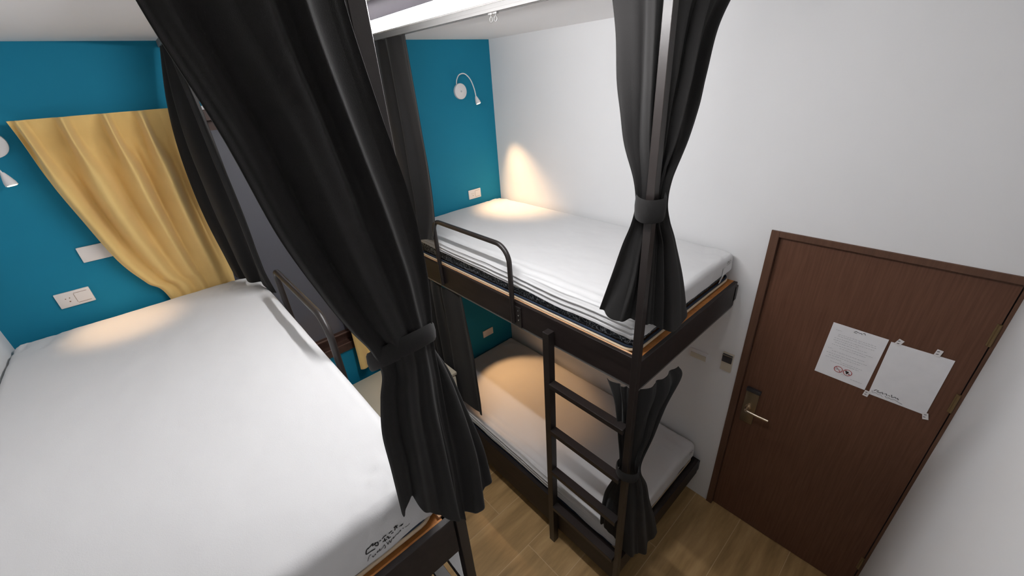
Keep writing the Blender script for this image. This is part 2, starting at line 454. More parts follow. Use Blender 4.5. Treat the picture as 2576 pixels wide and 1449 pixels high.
# ------------------------------------------------------------------ mattress + sheet
def skirted(x0, x1, y0, y1, ztop, drop, r, nx, ny, fn):
    """cloth laid over a slab: flat top, rounded rim of radius r, skirt of length drop; fn(x,y,d,side)->(dz, dout)"""
    ix0, ix1, iy0, iy1 = x0 + r, x1 - r, y0 + r, y1 - r
    S = r * PI / 2 + drop
    ns = 34
    us = [-(S) * (1 - i / ns) for i in range(ns)] + [None] * 0
    gx = us + [ (ix1 - ix0) * i / nx for i in range(nx + 1)] + [(ix1 - ix0) + S * (i + 1) / ns for i in range(ns)]
    gy = us + [ (iy1 - iy0) * i / ny for i in range(ny + 1)] + [(iy1 - iy0) + S * (i + 1) / ns for i in range(ns)]
    V = []; me = bpy.data.meshes.new('cloth')
    for a in gx:
        for c in gy:
            ox = min(0, a) + max(0, a - (ix1 - ix0)); oy = min(0, c) + max(0, c - (iy1 - iy0))
            px = ix0 + min(max(a, 0), ix1 - ix0); py = iy0 + min(max(c, 0), iy1 - iy0)
            dd = max(abs(ox), abs(oy))
            L = math.hypot(ox, oy)
            dirx, diry = (ox / L, oy / L) if L > 1e-9 else (0, 0)
            if dd < r * PI / 2:
                hor = r * math.sin(dd / r); dz = r * (1 - math.cos(dd / r)); nh = math.sin(dd / r)
            else:
                hor = r; dz = r + dd - r * PI / 2; nh = 1.0
            X = px + dirx * hor; Y = py + diry * hor; Z = ztop - dz
            u, o = fn(X, Y, dd - r * PI / 2 if dd > 0 else -min(X - x0, x1 - X, Y - y0, y1 - Y), dirx, diry, dz)
            Z += u * (1 - nh * .5); X += dirx * o * nh; Y += diry * o * nh
            V.append((X, Y, Z))
    n = len(gy); F = []
    for i in range(len(gx) - 1):
        for j in range(n - 1):
            F.append((i * n + j, (i + 1) * n + j, (i + 1) * n + j + 1, i * n + j + 1))
    me.from_pydata(V, [], F)
    return me

def fbm(x, y, z=0.0, o=3):
    s = 0; a = 1
    for _ in range(o):
        s += a * noise.noise(Vector((x, y, z))); x *= 2.1; y *= 2.1; z += 5.3; a *= .5
    return s

def mattress(label, x0, x1, y0, y1, z0, z1):
    o = thing('mattress', label, 'mattress', ((x0 + x1) / 2, (y0 + y1) / 2, z0))
    bm = bmesh.new(); box(bm, (x0, y0, z0 + .004), (x1, y1, z1), 0.035, 0, 5)
    obj('ticking_cover', bm, M['ticking'], o, True, 60)
    def ring(z, off, rr):
        c = .045; P = []
        for (cx_, cy_, a0) in ((x1 - c, y1 - c, 0), (x0 + c, y1 - c, PI / 2), (x0 + c, y0 + c, PI), (x1 - c, y0 + c, 1.5 * PI)):
            for k in range(7):
                a = a0 + k / 6 * PI / 2
                P.append((cx_ + (c + off) * math.cos(a), cy_ + (c + off) * math.sin(a), z))
        P.append(P[0]); b = bmesh.new(); tube(b, P, rr, 8, False); return b
    obj('lower_piping', ring(z0 + .005, .010, .0075), M['beige'], o, True)
    obj('side_piping', ring(z0 + .018, .007, .0065), M['navy'], o, True)
    return o

def sheet(label, x0, x1, y0, y1, ztop, drop, inner, seed, amp=1.0, nx=90, ny=170, sag=0.0):
    """inner: +1 when the open long side faces +x (left bed), -1 when it faces -x"""
    def fn(X, Y, d, dx, dy, dz):
        u = 0.0030 * fbm(X * 3 + seed, Y * 3, seed) + 0.0012 * fbm(X * 14, Y * 9, seed + 3)
        # dent in the middle, softly cockled top
        u += 0.0014 * math.sin(X * 17 + 3 * fbm(X * 2, Y * 2, seed)) * fbm(X * 5, Y * 5, seed + 9) * 2
        # rumples where the cloth bunches in corners
        for cx_, cy_ in ((x0, y0), (x1, y0), (x0, y1), (x1, y1)):
            q = math.hypot(X - cx_, Y - cy_)
            k = math.exp(-(q / .17) ** 2)
            u += k * (.012 if inner < 0 else .019) * fbm(X * 16 + seed, Y * 16, 2) - k * .004
        o = 0.0
        side = -dx * 1.0 if inner < 0 else dx
        t = max(0.0, min(1.0, (d + .09) / .10))
        w = max(0.0, side)
        if inner < 0: fade = max(0.15, min(1.0, (-Y) / 0.5))
        else: fade = 0.4
        ph = d * (230 if inner < 0 else 120) + 2.6 * Y + 3.0 * fbm(X * .4, Y * 1.6, seed + 1)
        o += w * t * fade * amp * 0.0036 * (math.sin(ph) + .5 * math.sin(ph * 1.9 + 2 * Y))
        # long shallow folds just inside the edge on top
        e = (X - x0) if inner < 0 else (x1 - X)
        if e < .16 and dx * inner >= 0 and abs(dy) < .3:
            k = max(0, 1 - e / .16) * fade
            u += -amp * k * .0040 * (1 + math.sin(e * 105 + 2.2 * Y + 2.5 * fbm(.3, Y * 1.3, seed)))
        # foot skirt: soft diagonal draws
        if dy < 0:
            o += -dy * t * .0035 * fbm(X * 8, d * 10 + X * 6, seed + 5)
            o += -dy * max(0, min(1, d / .05)) * 0.004
        if inner < 0 and w > .5 and d > 0: u += 2 * d * .62 * max(0.0, min(1.0, 1 + Y / 1.5))
        # hem sways a little
        o += max(0, d) * .05 * fbm(X * 4, Y * 4, seed + 8)
        return u, o
    me = skirted(x0, x1, y0, y1, ztop, drop, .034, nx, ny, fn)
    s = finish('fitted_sheet', me, M['sheet'], None, True)
    md = s.modifiers.new('thickness', 'SOLIDIFY'); md.thickness = 0.0016; md.offset = -1
    tag(s, label, 'bed sheet')
    return s

MZ0, MZ1 = 1.789, 1.926
ZS = 1.952
# right upper
mattress('dark patterned mattress on the upper right bunk, a black band under the sheet', -0.945, -0.030, -1.935, -0.012, MZ0, MZ1)
s_ru = sheet('white wrinkled fitted sheet on the far right upper bunk, many stretched folds along its edge', -0.960, -0.016, -1.950, -0.004, ZS, 0.062, -1, 1.3, 1.25)
# left upper (the near one)
mattress('dark patterned mattress of the near left upper bunk, under the sheet with the logo', -2.905, -1.960, -1.943, -0.056, MZ0, MZ1)
s_lu = sheet('large smooth white fitted sheet on the near left upper bunk with a black script logo', -2.922, -1.936, -1.952, -0.046, ZS, 0.110, +1, 7.7, 0.5)
# right lower
mattress('dark patterned mattress of the lower right bunk behind the ladder', -0.945, -0.030, -1.935, -0.012, 0.352, 0.474)
s_rl = sheet('white fitted sheet on the lower right bunk behind the ladder, lit orange', -0.958, -0.016, -1.950, -0.004, 0.500, 0.072, -1, 4.1, 1.25, 70, 120)

# the script logo on the foot hem of the left sheet
LOGO = [[(-0.0388, 0.0259), (-0.0446, 0.0235), (-0.0484, 0.0113), (-0.0381, 0.0105), (-0.0265, 0.0082)], [(-0.0422, 0.0241), (-0.034, 0.0271), (-0.0272, 0.0307), (-0.0295, 0.024), (-0.0241, 0.0246), (-0.021, 0.028)], [(-0.025, 0.0208), (-0.0203, 0.0247), (-0.0163, 0.0223), (-0.0179, 0.0122), (-0.024, 0.0185)], [(-0.0118, 0.0217), (-0.0073, 0.0211)], [(-0.0046, 0.0226), (0.0037, 0.0248), (0.0075, 0.024)], [(-0.0056, 0.0117), (0.0065, 0.0094)], [(0.0007, 0.0187), (0.001, 0.0063)], [(0.0061, 0.0147), (0.0095, 0.0156), (0.0107, 0.0069), (0.0162, 0.0064)], [(0.0141, 0.0222), (0.0239, 0.0229)], [(0.019, 0.0153), (0.0258, 0.0134)], [(0.0298, 0.028), (0.0404, 0.0244)], [(0.0303, 0.0154), (0.035, 0.0293), (0.0372, 0.0172)], [(0.0435, 0.016), (0.0538, 0.014), (0.0477, 0.0125)], [(-0.0516, -0.014), (-0.0461, -0.0038), (-0.0419, 0.0007), (-0.0394, -0.0013)], [(-0.0393, -0.0101), (-0.036, -0.0093), (-0.0377, -0.0133), (-0.0331, -0.013), (-0.0305, -0.0088), (-0.0298, -0.0122)], [(-0.0267, -0.0087), (-0.0219, -0.0049), (-0.0247, -0.01)], [(-0.0216, -0.0102), (-0.0169, -0.0036), (-0.0177, -0.0101), (-0.0116, -0.0077)], [(-0.0104, -0.0092), (-0.0041, -0.0022), (-0.0038, -0.0149), (-0.0067, -0.0138)], [(0.0031, 0.0013), (0.0048, -0.0119), (0.0102, -0.0023), (0.0118, -0.0129), (0.0172, -0.0034)], [(0.0179, -0.0041), (0.023, -0.0029), (0.0204, -0.0072), (0.0256, -0.0059), (0.0312, -0.0027), (0.0356, -0.0053), (0.0434, 0.0003), (0.0432, -0.0044)], [(0.0502, 0.001), (0.052, -0.0023)], [(0.0569, -0.003), (0.0659, -0.0046), (0.0706, -0.0025)]]
def logo(parent, cx, cz, y, sc, name='script_logo', flip=1):
    bm = bmesh.new()
    for i, st in enumerate(LOGO):
        if len(st) < 2: continue
        P = [(cx + a * sc * flip, y, cz + c * sc) for a, c in st]
        # resample for roundness
        Q = []
        for k in range(len(P) - 1):
            p0 = P[max(k - 1, 0)]; p1 = P[k]; p2 = P[k + 1]; p3 = P[min(k + 2, len(P) - 1)]
            for j in range(5):
                tt = j / 5
                Q.append(tuple(.5 * ((2 * p1[m_]) + (-p0[m_] + p2[m_]) * tt + (2 * p0[m_] - 5 * p1[m_] + 4 * p2[m_] - p3[m_]) * tt ** 2 + (-p0[m_] + 3 * p1[m_] - 3 * p2[m_] + p3[m_]) * tt ** 3) for m_ in range(3)))
        Q.append(P[-1])
        ribbon(bm, Q, (0.0030 if i < 13 else 0.0016) * sc, (0, -1, 0))
    return tag(obj(name, bm, M['ink'], parent), 'black brush script logo')

from mathutils.bvhtree import BVHTree
def snap_to(meshobj, dirv=(0, 1, 0), off=0.0012, back=0.12):
    dg = bpy.context.evaluated_depsgraph_get()
    bvh = BVHTree.FromObject(meshobj, dg)
    D = Vector(dirv)
    def f(p):
        p = Vector(p)
        hit = bvh.ray_cast(p - D * back, D, 0.4)
        return hit[0] - D * off if hit[0] is not None else p
    return f
def project_children(o, sheetobj, dirv=(0, 1, 0)):
    f = snap_to(sheetobj, dirv)
    for v in o.data.vertices: v.co = f(v.co)
bpy.context.view_layer.update()
lg = logo(None, -2.100, 1.840, -1.99, 1.0); project_children(lg, s_lu); lg.parent = s_lu
lg = logo(None, -0.085, 1.905, -1.99, 0.5); project_children(lg, s_ru); lg.parent = s_ru
lg = logo(None, -0.085, 0.452, -1.99, 0.5); project_children(lg, s_rl); lg.parent = s_rl
# elastic corner straps of the right upper sheet
def strap(par, pts, w):
    bm = bmesh.new()
    Pv = [Vector(p) for p in pts]
    a = bmesh.new(); a.free()
    L = []; R_ = []
    for p in Pv: L.append(bm.verts.new(p + Vector((w / 2, 0, 0)))); R_.append(bm.verts.new(p - Vector((w / 2, 0, 0))))
    for i in range(len(Pv) - 1): bm.faces.new((L[i], L[i + 1], R_[i + 1], R_[i]))
    bm.normal_update(); bmesh.ops.solidify(bm, geom=bm.faces[:], thickness=0.0015)
    o = obj('elastic_strap', bm, M['sheet'], None); o.parent = par
strap(s_ru, [(-0.150, -1.9555, 1.900), (-0.150, -1.955, 1.86), (-0.157, -1.943, 1.80), (-0.160, -1.938, 1.792)], 0.020)

# ------------------------------------------------------------------ bunk beds
def bunk(label, mirror):
    f = (lambda x: -2.910 - x) if mirror else (lambda x: x)
    root = thing('bunk_bed', label, 'bunk bed', (f(-1.0), -1.0, 0), 'bunk beds')
    def B(bm, x0, y0, z0, x1, y1, z1, bev=0.0015):
        a, c = f(x0), f(x1)
        box(bm, (min(a, c), y0, z0), (max(a, c), y1, z1), bev, 0, 1)
    def part(name, boxes, mat, par=None, bev=.0015, label=None):
        bm = bmesh.new()
        for q in boxes: B(bm, *q, bev)
        o = obj(name, bm, mat, par or root, True, 35)
        if label: o['label'] = label
        return o
    part('post', [(-1.019, -2.001, 0, -0.989, -1.971, 3.083)], M['steel'])
    part('post', [(-1.019, -0.042, 0, -0.989, -0.012, 3.083)], M['steel'])
    for (z0, z1, zb, nm) in ((1.638, 1.788, 1.776, 'upper'), (0.105, 0.372, 0.345, 'lower')):
        s = part('side_rail', [(-0.984, -1.966, z0, -0.962, -0.050, z1)], M['frame'])
        part('rail_edge', [(-0.9665, -1.966, z1 - .02, -0.957, -0.050, z1 + 0.0015)], M['plyedge'] if nm == 'upper' else M['frame'], s, .0005, 'pale plywood edge along the rail' if nm == 'upper' else None)
        s = part('foot_rail', [(-0.984, -1.996, z0 if nm == 'upper' else .235, -0.030, -1.976, z1)], M['frame'])
        part('head_rail', [(-0.984, -0.052, z0, -0.030, -0.044, z1)] if mirror else [(-0.984, -0.012, z0, -0.030, -0.003, z1)], M['frame'])
        part('bed_base', [(-0.962, -1.976, zb - .02, -0.006, -0.052 if mirror else -0.012, zb)], M['ply'] if nm == 'upper' else M['frame'], None, .001, 'bare orange plywood bed base' if nm == 'upper' else None)
        part('foot_lining', [(-0.962, -1.976, z1 - .13, -0.030, -1.968, z1 - .004)], M['ply'] if nm == 'upper' else M['frame'], s, .0008, 'orange plywood inner face' if nm == 'upper' else None)
        part('wall_bracket', [(-0.050, -1.996, z1 - .12, -0.004, -1.950, z1 - .03)], M['steel'])
    # guard rail
    bm = bmesh.new()
    X = f(-0.997); y0, y1, zt, zb, r = -0.522, -1.222, 2.105, 1.660, 0.095
    pts = [(X, y0, zb)] + [tuple(p) for p in arc((X, y0 - r * .7, zt - r * .7), r * .7, 0, PI / 2, (0, 1, 0), (0, 0, 1))] + \
          [tuple(p) for p in arc((X, y1 + r, zt - r), r, PI / 2, PI, (0, 1, 0), (0, 0, 1))] + [(X, y1, zb)]
    tube(bm, pts, 0.0135, 16)
    g = obj('guard_rail', bm, M['steel'], root, True, 50)
    bm = bmesh.new(); B(bm, -0.992, y1 - .055, 1.640, -0.984, y1 + .012, 1.765)
    o = obj('bracket', bm, M['steel'], g)
    for zz in (1.745, 1.715, 1.685):
        bm = bmesh.new(); cyl(bm, (f(-0.990), y1 - .038, zz), (f(-0.9945), y1 - .038, zz), 0.0042, 12)
        obj('screw', bm, M['chrome'], g, True, 50)
    # ladder
    bm = bmesh.new(); B(bm, -1.030, -1.515, 0, -0.986, -1.473, 1.725)
    ld = obj('ladder', bm, M['steel'], root, True, 35)
    for z in (1.415, 1.075, 0.735, 0.395):
        bm = bmesh.new(); B(bm, -1.036, -1.968, z - .030, -0.990, -1.514, z)
        obj('rung', bm, M['steel'], ld, True, 35)
    return root
bunk('black bunk bed with ladder against the white door wall, right of the room', False)
bunk('black bunk bed on the left, under the near large white sheet', True)

# ------------------------------------------------------------------ curtain tracks
def track(label, segs, z0, z1, hooks=(), w=0.034):
    t = thing('curtain_track', label, 'curtain track', (segs[0][0][0], segs[0][0][1], z0), 'grey curtain tracks')
    bm = bmesh.new()
    for (a, c) in segs:
        x0, x1 = sorted((a[0], c[0])); y0, y1 = sorted((a[1], c[1]))
        if abs(x1 - x0) < abs(y1 - y0):
            x0, x1 = x0 - w / 2, x1 + w / 2
            box(bm, (x0, y0, z0 + .010), (x1, y1, z1), .0015, 0, 1)
            box(bm, (x0, y0, z0), (x0 + .013, y1, z0 + .012), .001, 0, 1); box(bm, (x1 - .013, y0, z0), (x1, y1, z0 + .012), .001, 0, 1)
        else:
            y0, y1 = y0 - w / 2, y1 + w / 2
            box(bm, (x0, y0, z0 + .010), (x1, y1, z1), .0015, 0, 1)
            box(bm, (x0, y0, z0), (x1, y0 + .013, z0 + .012), .001, 0, 1); box(bm, (x0, y1 - .013, z0), (x1, y1, z0 + .012), .001, 0, 1)
    obj('rail', bm, M['alu'], t, True, 35)
    for (x, y) in hooks:
        bm = bmesh.new()
        tube(bm, [(x, y, z0 + .006), (x, y, z0 - .012)] + [tuple(p) for p in arc((x, y, z0 - .021), .0085, PI / 2, -1.4 * PI, (0, 1, 0), (0, 0, 1), 16)], .0022, 8)
        box(bm, (x - .006, y - .012, z0 - .006), (x + .006, y + .012, z0 + .006), .001)
        obj('runner_hook', bm, M['alu'], t, True, 40)
    return t
track('grey curtain track on the ceiling above the right bunk, beside the lit tube lamp', [((-1.006, -0.01), (-1.006, -2.04)), ((-1.023, -2.018), (-0.01, -2.018))], 3.083, RH, [(-1.006, -1.235), (-1.006, -1.262)])
track('grey curtain track on the ceiling above the left bunk, its end at the blue wall', [((-1.945, -0.01), (-1.945, -2.04)), ((-1.928, -2.023), (-2.92, -2.023))], 3.083, RH)
track('pale curtain track screwed under the upper right bunk rail', [((-0.974, -0.02), (-0.974, -1.96)), ((-0.982, -1.986), (-0.03, -1.986))], 1.624, 1.637, [], 0.014)

# ------------------------------------------------------------------ curtains
def catmull(P, t):
    n = len(P) - 1
    x = min(max(t, 0), 1) * n; i = min(int(x), n - 1); f = x - i
    p0, p1, p2, p3 = P[max(i - 1, 0)], P[i], P[i + 1], P[min(i + 2, n)]
    return .5 * ((2 * p1) + (p2 - p0) * f + (2 * p0 - 5 * p1 + 4 * p2 - p3) * f * f + (3 * p1 - p0 - 3 * p2 + p3) * f ** 3)

def drape(rows, amps, folds, nu=260, nv=150, seed=0.0, sharp=1.0, phase=0.0, twist=0.0, thick=0.002, lift=None, pinch=None, end_amp=None, regular=False):
    """rows: top-to-bottom list of control polylines (x,y,z), all with the same count; amps: fold depth per row"""
    rows = [[Vector(p) for p in r] for r in rows]
    nr = len(rows)
    # row spacing by mean height so the surface is evenly sampled
    zs = [sum(p.z for p in r) / len(r) for r in rows]
    tot = zs[0] - zs[-1]
    ts = [(zs[0] - z) / tot for z in zs]
    V = []
    for j in range(nv + 1):
        v = j / nv
        k = 0
        while k < nr - 2 and ts[k + 1] < v: k += 1
        fr = (v - ts[k]) / max(1e-6, ts[k + 1] - ts[k])
        g = (k + min(max(fr, 0), 1)) / (nr - 1)
        ctl = [catmull([rows[q][c] for q in range(nr)], g) for c in range(len(rows[0]))]
        a0 = amps[k] + (amps[k + 1] - amps[k]) * min(max(fr, 0), 1)
        line = [catmull(ctl, i / nu) for i in range(nu + 1)]
        for i in range(nu + 1):
            u = i / nu
            tg = line[min(i + 1, nu)] - line[max(i - 1, 0)]; tg.z = 0
            if tg.length < 1e-9: tg = Vector((1, 0, 0))
            nrm = Vector((tg.y, -tg.x, 0)).normalized()
            uw = u + .055 * math.sin(2 * PI * (1.35 * u + seed * .37)) + .02 * math.sin(2 * PI * (3.1 * u + seed))
            if regular: uw = u + .012 * math.sin(9 * u)
            ph = 2 * PI * (folds * uw + (.10 + .3 * v if regular else .55) * noise.noise(Vector((u * 3.1 + seed, v * .9, seed))) + twist * v) + phase
            s = math.sin(ph)
            s = math.copysign(abs(s) ** sharp, s)
            s *= .55 + .9 * abs(noise.noise(Vector((uw * folds * .8 + seed * 2, v * .7, seed + 11)))) * 1.6
            s += .16 * math.sin(2.3 * ph + 2.5 * noise.noise(Vector((u * 2, v * 1.5, seed + 4))))
            am = a0
            if pinch:
                s, am = pinch(u, v, ph, a0)
            if end_amp is None:
                am *= min(1, .25 + 6 * min(u, 1 - u))
            p = line[i] + nrm * (am * s)
            p += nrm * (.006 * noise.noise(Vector((u * 5 + seed, p.z * 3.5, seed + 2))) * (a0 / .02 if a0 < .02 else 1))
            if lift: p = lift(p, u, v)
            V.append(p)
    F = []
    w = nu + 1
    for j in range(nv):
        for i in range(nu):
            F.append((j * w + i, j * w + i + 1, (j + 1) * w + i + 1, (j + 1) * w + i))
    me = bpy.data.meshes.new('drape'); me.from_pydata([tuple(p) for p in V], [], F)
    return me

def curtain(name, label, me, mat, group=None, parent=None):
    o = finish(name, me, mat, parent, True)
    md = o.modifiers.new('thickness', 'SOLIDIFY'); md.thickness = 0.0022; md.offset = 0
    if label: tag(o, label, 'curtain', group)
    return o

def band(c, rx, ry, z0, z1, rot, mat, parent, tilt=(0, 0), n=48, name='tie_band', tab=None):
    """a soft cloth strap round the gathered cloth"""
    bm = bmesh.new()
    prof = [(0, 0), (.003, .12), (.0045, .5), (.003, .88), (0, 1), (-.002, .88), (-.002, .12)]
    rings = []
    for k in range(n):
        a = 2 * PI * k / n
        wob = 1 + .025 * math.sin(3 * a + 1) + .015 * math.sin(5 * a)
        ring = []
        for (dr_, tz) in prof:
            x = (rx * wob + dr_) * math.cos(a); y = (ry * wob + dr_) * math.sin(a)
            X = x * math.cos(rot) - y * math.sin(rot); Y = x * math.sin(rot) + y * math.cos(rot)
            ring.append(bm.verts.new((c[0] + X, c[1] + Y, z0 + (z1 - z0) * tz + tilt[0] * X + tilt[1] * Y)))
        rings.append(ring)
    for k in range(n):
        A, B_ = rings[k], rings[(k + 1) % n]
        for q in range(len(prof)):
            q2 = (q + 1) % len(prof)
            bm.faces.new((A[q], B_[q], B_[q2], A[q2]))
    if tab:
        (tx, ty), tl = tab
        box(bm, (tx - .003, ty - .012, (z0 + z1) / 2 - tl), (tx + .003, ty + .012, z1 - .004), .002)
    return obj(name, bm, mat, parent, True, 60)

GB = 'black privacy curtains of the bunks'
# --- right bunk, upper foot corner: the cloth runs behind the post from the side track to the foot track
me = drape([[(-1.006, -1.790, 3.085), (-1.004, -1.880, 3.085), (-0.975, -1.955, 3.085), (-0.86, -2.004, 3.085), (-0.76, -2.010, 3.085), (-0.640, -2.010, 3.085)],
            [(-1.015, -1.822, 2.96), (-1.006, -1.895, 2.96), (-0.974, -1.956, 2.96), (-0.90, -2.000, 2.96), (-0.83, -2.010, 2.96), (-0.755, -2.010, 2.96)],
            [(-1.018, -1.836, 2.83), (-1.006, -1.905, 2.83), (-0.974, -1.957, 2.83), (-0.92, -2.000, 2.83), (-0.86, -2.010, 2.83), (-0.795, -2.010, 2.83)],
            [(-1.020, -1.856, 2.74), (-1.006, -1.912, 2.74), (-0.974, -1.958, 2.74), (-0.935, -1.998, 2.74), (-0.88, -2.010, 2.74), (-0.818, -2.012, 2.74)],
            [(-1.020, -1.878, 2.64), (-1.006, -1.922, 2.64), (-0.973, -1.960, 2.64), (-0.945, -1.995, 2.64), (-0.91, -2.010, 2.64), (-0.862, -2.012, 2.64)],
            [(-1.022, -1.922, 2.53), (-1.006, -1.945, 2.53), (-0.972, -1.962, 2.53), (-0.958, -1.985, 2.53), (-0.950, -2.002, 2.53), (-0.938, -2.015, 2.53)],
            [(-1.020, -1.934, 2.45), (-1.004, -1.950, 2.45), (-0.971, -1.962, 2.45), (-0.960, -1.982, 2.45), (-0.953, -1.998, 2.45), (-0.945, -2.012, 2.45)],
            [(-1.022, -1.925, 2.38), (-1.004, -1.946, 2.38), (-0.971, -1.962, 2.38), (-0.955, -1.985, 2.38), (-0.942, -2.002, 2.38), (-0.918, -2.012, 2.38)],
            [(-1.023, -1.895, 2.29), (-1.006, -1.930, 2.29), (-0.972, -1.960, 2.29), (-0.940, -1.995, 2.29), (-0.905, -2.010, 2.29), (-0.860, -2.012, 2.29)],
            [(-1.022, -1.855, 2.15), (-1.008, -1.910, 2.14), (-0.973, -1.958, 2.13), (-0.925, -2.000, 2.12), (-0.85, -2.016, 2.11), (-0.768, -2.015, 2.12)],
            [(-1.020, -1.806, 1.985), (-1.020, -1.868, 1.962), (-0.985, -1.955, 1.970), (-0.915, -2.010, 1.935), (-0.80, -2.025, 1.865), (-0.665, -2.020, 1.880)]],
           [.018, .026, .027, .025, .020, .011, .006, .009, .015, .018, .017], 4.4, 340, 200, 1.0, 1, .6, .25)
c = curtain('curtain', 'black curtain tied round the metal post at the foot of the upper right bunk', me, M['black'], GB)
band((-0.992, -1.975), .052, .047, 2.405, 2.485, math.radians(35), M['black'], c, (0.12, 0.1), tab=((-.945, -1.998), .050))

# --- right bunk, lower foot corner
me = drape([[(-0.990, -1.840, 1.618), (-0.990, -1.900, 1.618), (-0.973, -1.956, 1.618), (-0.90, -2.010, 1.618), (-0.80, -2.018, 1.616), (-0.690, -2.024, 1.610)],
            [(-0.996, -1.885, 1.54), (-0.992, -1.920, 1.54), (-0.972, -1.957, 1.54), (-0.91, -2.015, 1.54), (-0.81, -2.035, 1.54), (-0.675, -2.040, 1.55)],
            [(-0.998, -1.905, 1.46), (-0.992, -1.930, 1.46), (-0.971, -1.958, 1.46), (-0.93, -2.015, 1.46), (-0.88, -2.035, 1.46), (-0.805, -2.045, 1.46)],
            [(-1.000, -1.925, 1.33), (-0.992, -1.940, 1.33), (-0.970, -1.960, 1.33), (-0.945, -2.010, 1.33), (-0.92, -2.035, 1.33), (-0.888, -2.045, 1.33)],
            [(-1.000, -1.942, 1.20), (-0.990, -1.950, 1.20), (-0.969, -1.963, 1.20), (-0.960, -1.995, 1.20), (-0.955, -2.020, 1.20), (-0.948, -2.035, 1.20)],
            [(-0.995, -1.942, 1.11), (-0.988, -1.950, 1.11), (-0.969, -1.963, 1.11), (-0.960, -1.995, 1.11), (-0.955, -2.020, 1.11), (-0.945, -2.035, 1.11)],
            [(-0.985, -1.905, 0.98), (-0.980, -1.930, 0.98), (-0.968, -1.960, 0.98), (-0.945, -2.005, 0.98), (-0.925, -2.030, 0.98), (-0.888, -2.042, 0.98)],
            [(-0.988, -1.865, 0.84), (-0.982, -1.905, 0.84), (-0.968, -1.958, 0.83), (-0.940, -2.015, 0.82), (-0.90, -2.040, 0.81), (-0.842, -2.048, 0.81)],
            [(-0.992, -1.850, 0.68), (-0.984, -1.895, 0.67), (-0.968, -1.958, 0.64), (-0.93, -2.020, 0.61), (-0.87, -2.045, 0.60), (-0.765, -2.050, 0.60)],
            [(-0.992, -1.850, 0.56), (-0.984, -1.895, 0.54), (-0.970, -1.960, 0.46), (-0.92, -2.030, 0.38), (-0.83, -2.055, 0.34), (-0.690, -2.050, 0.36)]],
           [.010, .014, .014, .011, .007, .006, .009, .011, .012, .013], 4.0, 320, 180, 5.0, 1, 1.0)
c = curtain('curtain', 'black curtain tied low round the post of the lower right bunk, near the floor', me, M['black'], GB)
band((-0.992, -1.988), .046, .052, 1.105, 1.165, 0.3, M['black'], c, (0.1, 0.1))

# --- head-end curtains (pushed back, not tied)
me = drape([[(-1.006, -0.055, 3.085), (-1.006, -0.22, 3.085), (-1.006, -0.39, 3.085), (-1.006, -0.560, 3.085)],
            [(-1.008, -0.055, 2.70), (-1.008, -0.22, 2.70), (-1.006, -0.40, 2.70), (-1.004, -0.575, 2.70)],
            [(-1.020, -0.060, 2.35), (-1.018, -0.23, 2.35), (-1.012, -0.41, 2.35), (-1.004, -0.585, 2.35)],
            [(-1.025, -0.060, 2.12), (-1.022, -0.22, 2.12), (-1.016, -0.40, 2.12), (-1.008, -0.570, 2.12)],
            [(-1.022, -0.070, 1.975), (-1.024, -0.22, 1.965), (-1.022, -0.38, 1.955), (-1.016, -0.520, 1.975)]],
           [.010, .018, .020, .018, .016], 3.2, 320, 130, 9.0, 1)
curtain('curtain', 'dark grey curtain pushed back to the blue wall at the upper right bunk', me, M['black'], GB)
me = drape([[(-0.974, -0.055, 1.618), (-0.974, -0.26, 1.618), (-0.974, -0.48, 1.618), (-0.974, -0.690, 1.618)],
            [(-0.982, -0.055, 1.50), (-0.982, -0.26, 1.50), (-0.982, -0.49, 1.50), (-0.982, -0.720, 1.50)],
            [(-0.982, -0.060, 1.10), (-0.982, -0.27, 1.10), (-0.982, -0.50, 1.10), (-0.982, -0.760, 1.10)],
            [(-0.980, -0.060, 0.63), (-0.980, -0.27, 0.62), (-0.980, -0.50, 0.61), (-0.980, -0.755, 0.62)]],
           [.010, .015, .016, .014], 4.5, 320, 110, 12.0, 1)
curtain('curtain', 'black curtain at the head of the lower right bunk, hanging from under the upper rail', me, M['black'], GB)
me = drape([[(-1.955, -0.045, 3.085), (-1.952, -0.11, 3.085), (-1.948, -0.18, 3.085), (-1.945, -0.255, 3.085)],
            [(-2.010, -0.060, 2.88), (-1.99, -0.15, 2.88), (-1.965, -0.25, 2.88), (-1.945, -0.340, 2.88)],
            [(-2.040, -0.070, 2.66), (-2.01, -0.18, 2.66), (-1.975, -0.30, 2.66), (-1.948, -0.430, 2.66)],
            [(-2.055, -0.070, 2.38), (-2.02, -0.19, 2.38), (-1.98, -0.33, 2.38), (-1.945, -0.470, 2.38)],
            [(-2.050, -0.070, 2.12), (-2.02, -0.19, 2.12), (-1.98, -0.32, 2.12), (-1.945, -0.440, 2.12)],
            [(-2.040, -0.075, 1.975), (-2.01, -0.18, 1.973), (-1.97, -0.28, 1.968), (-1.918, -0.360, 1.915)]],
           [.010, .016, .018, .018, .016, .014], 2.6, 260, 130, 15.0, 1)
curtain('curtain', 'black curtain beside the yellow window curtain at the head of the left bunk', me, M['black'], GB)

def hemlift(p, u, v):
    k = max(0, (v - .80) / .20)
    return p + Vector((0, 0, k * (-.040 * math.exp(-((u - .03) / .06) ** 2) + .030 * math.exp(-((u - .22) / .07) ** 2))))
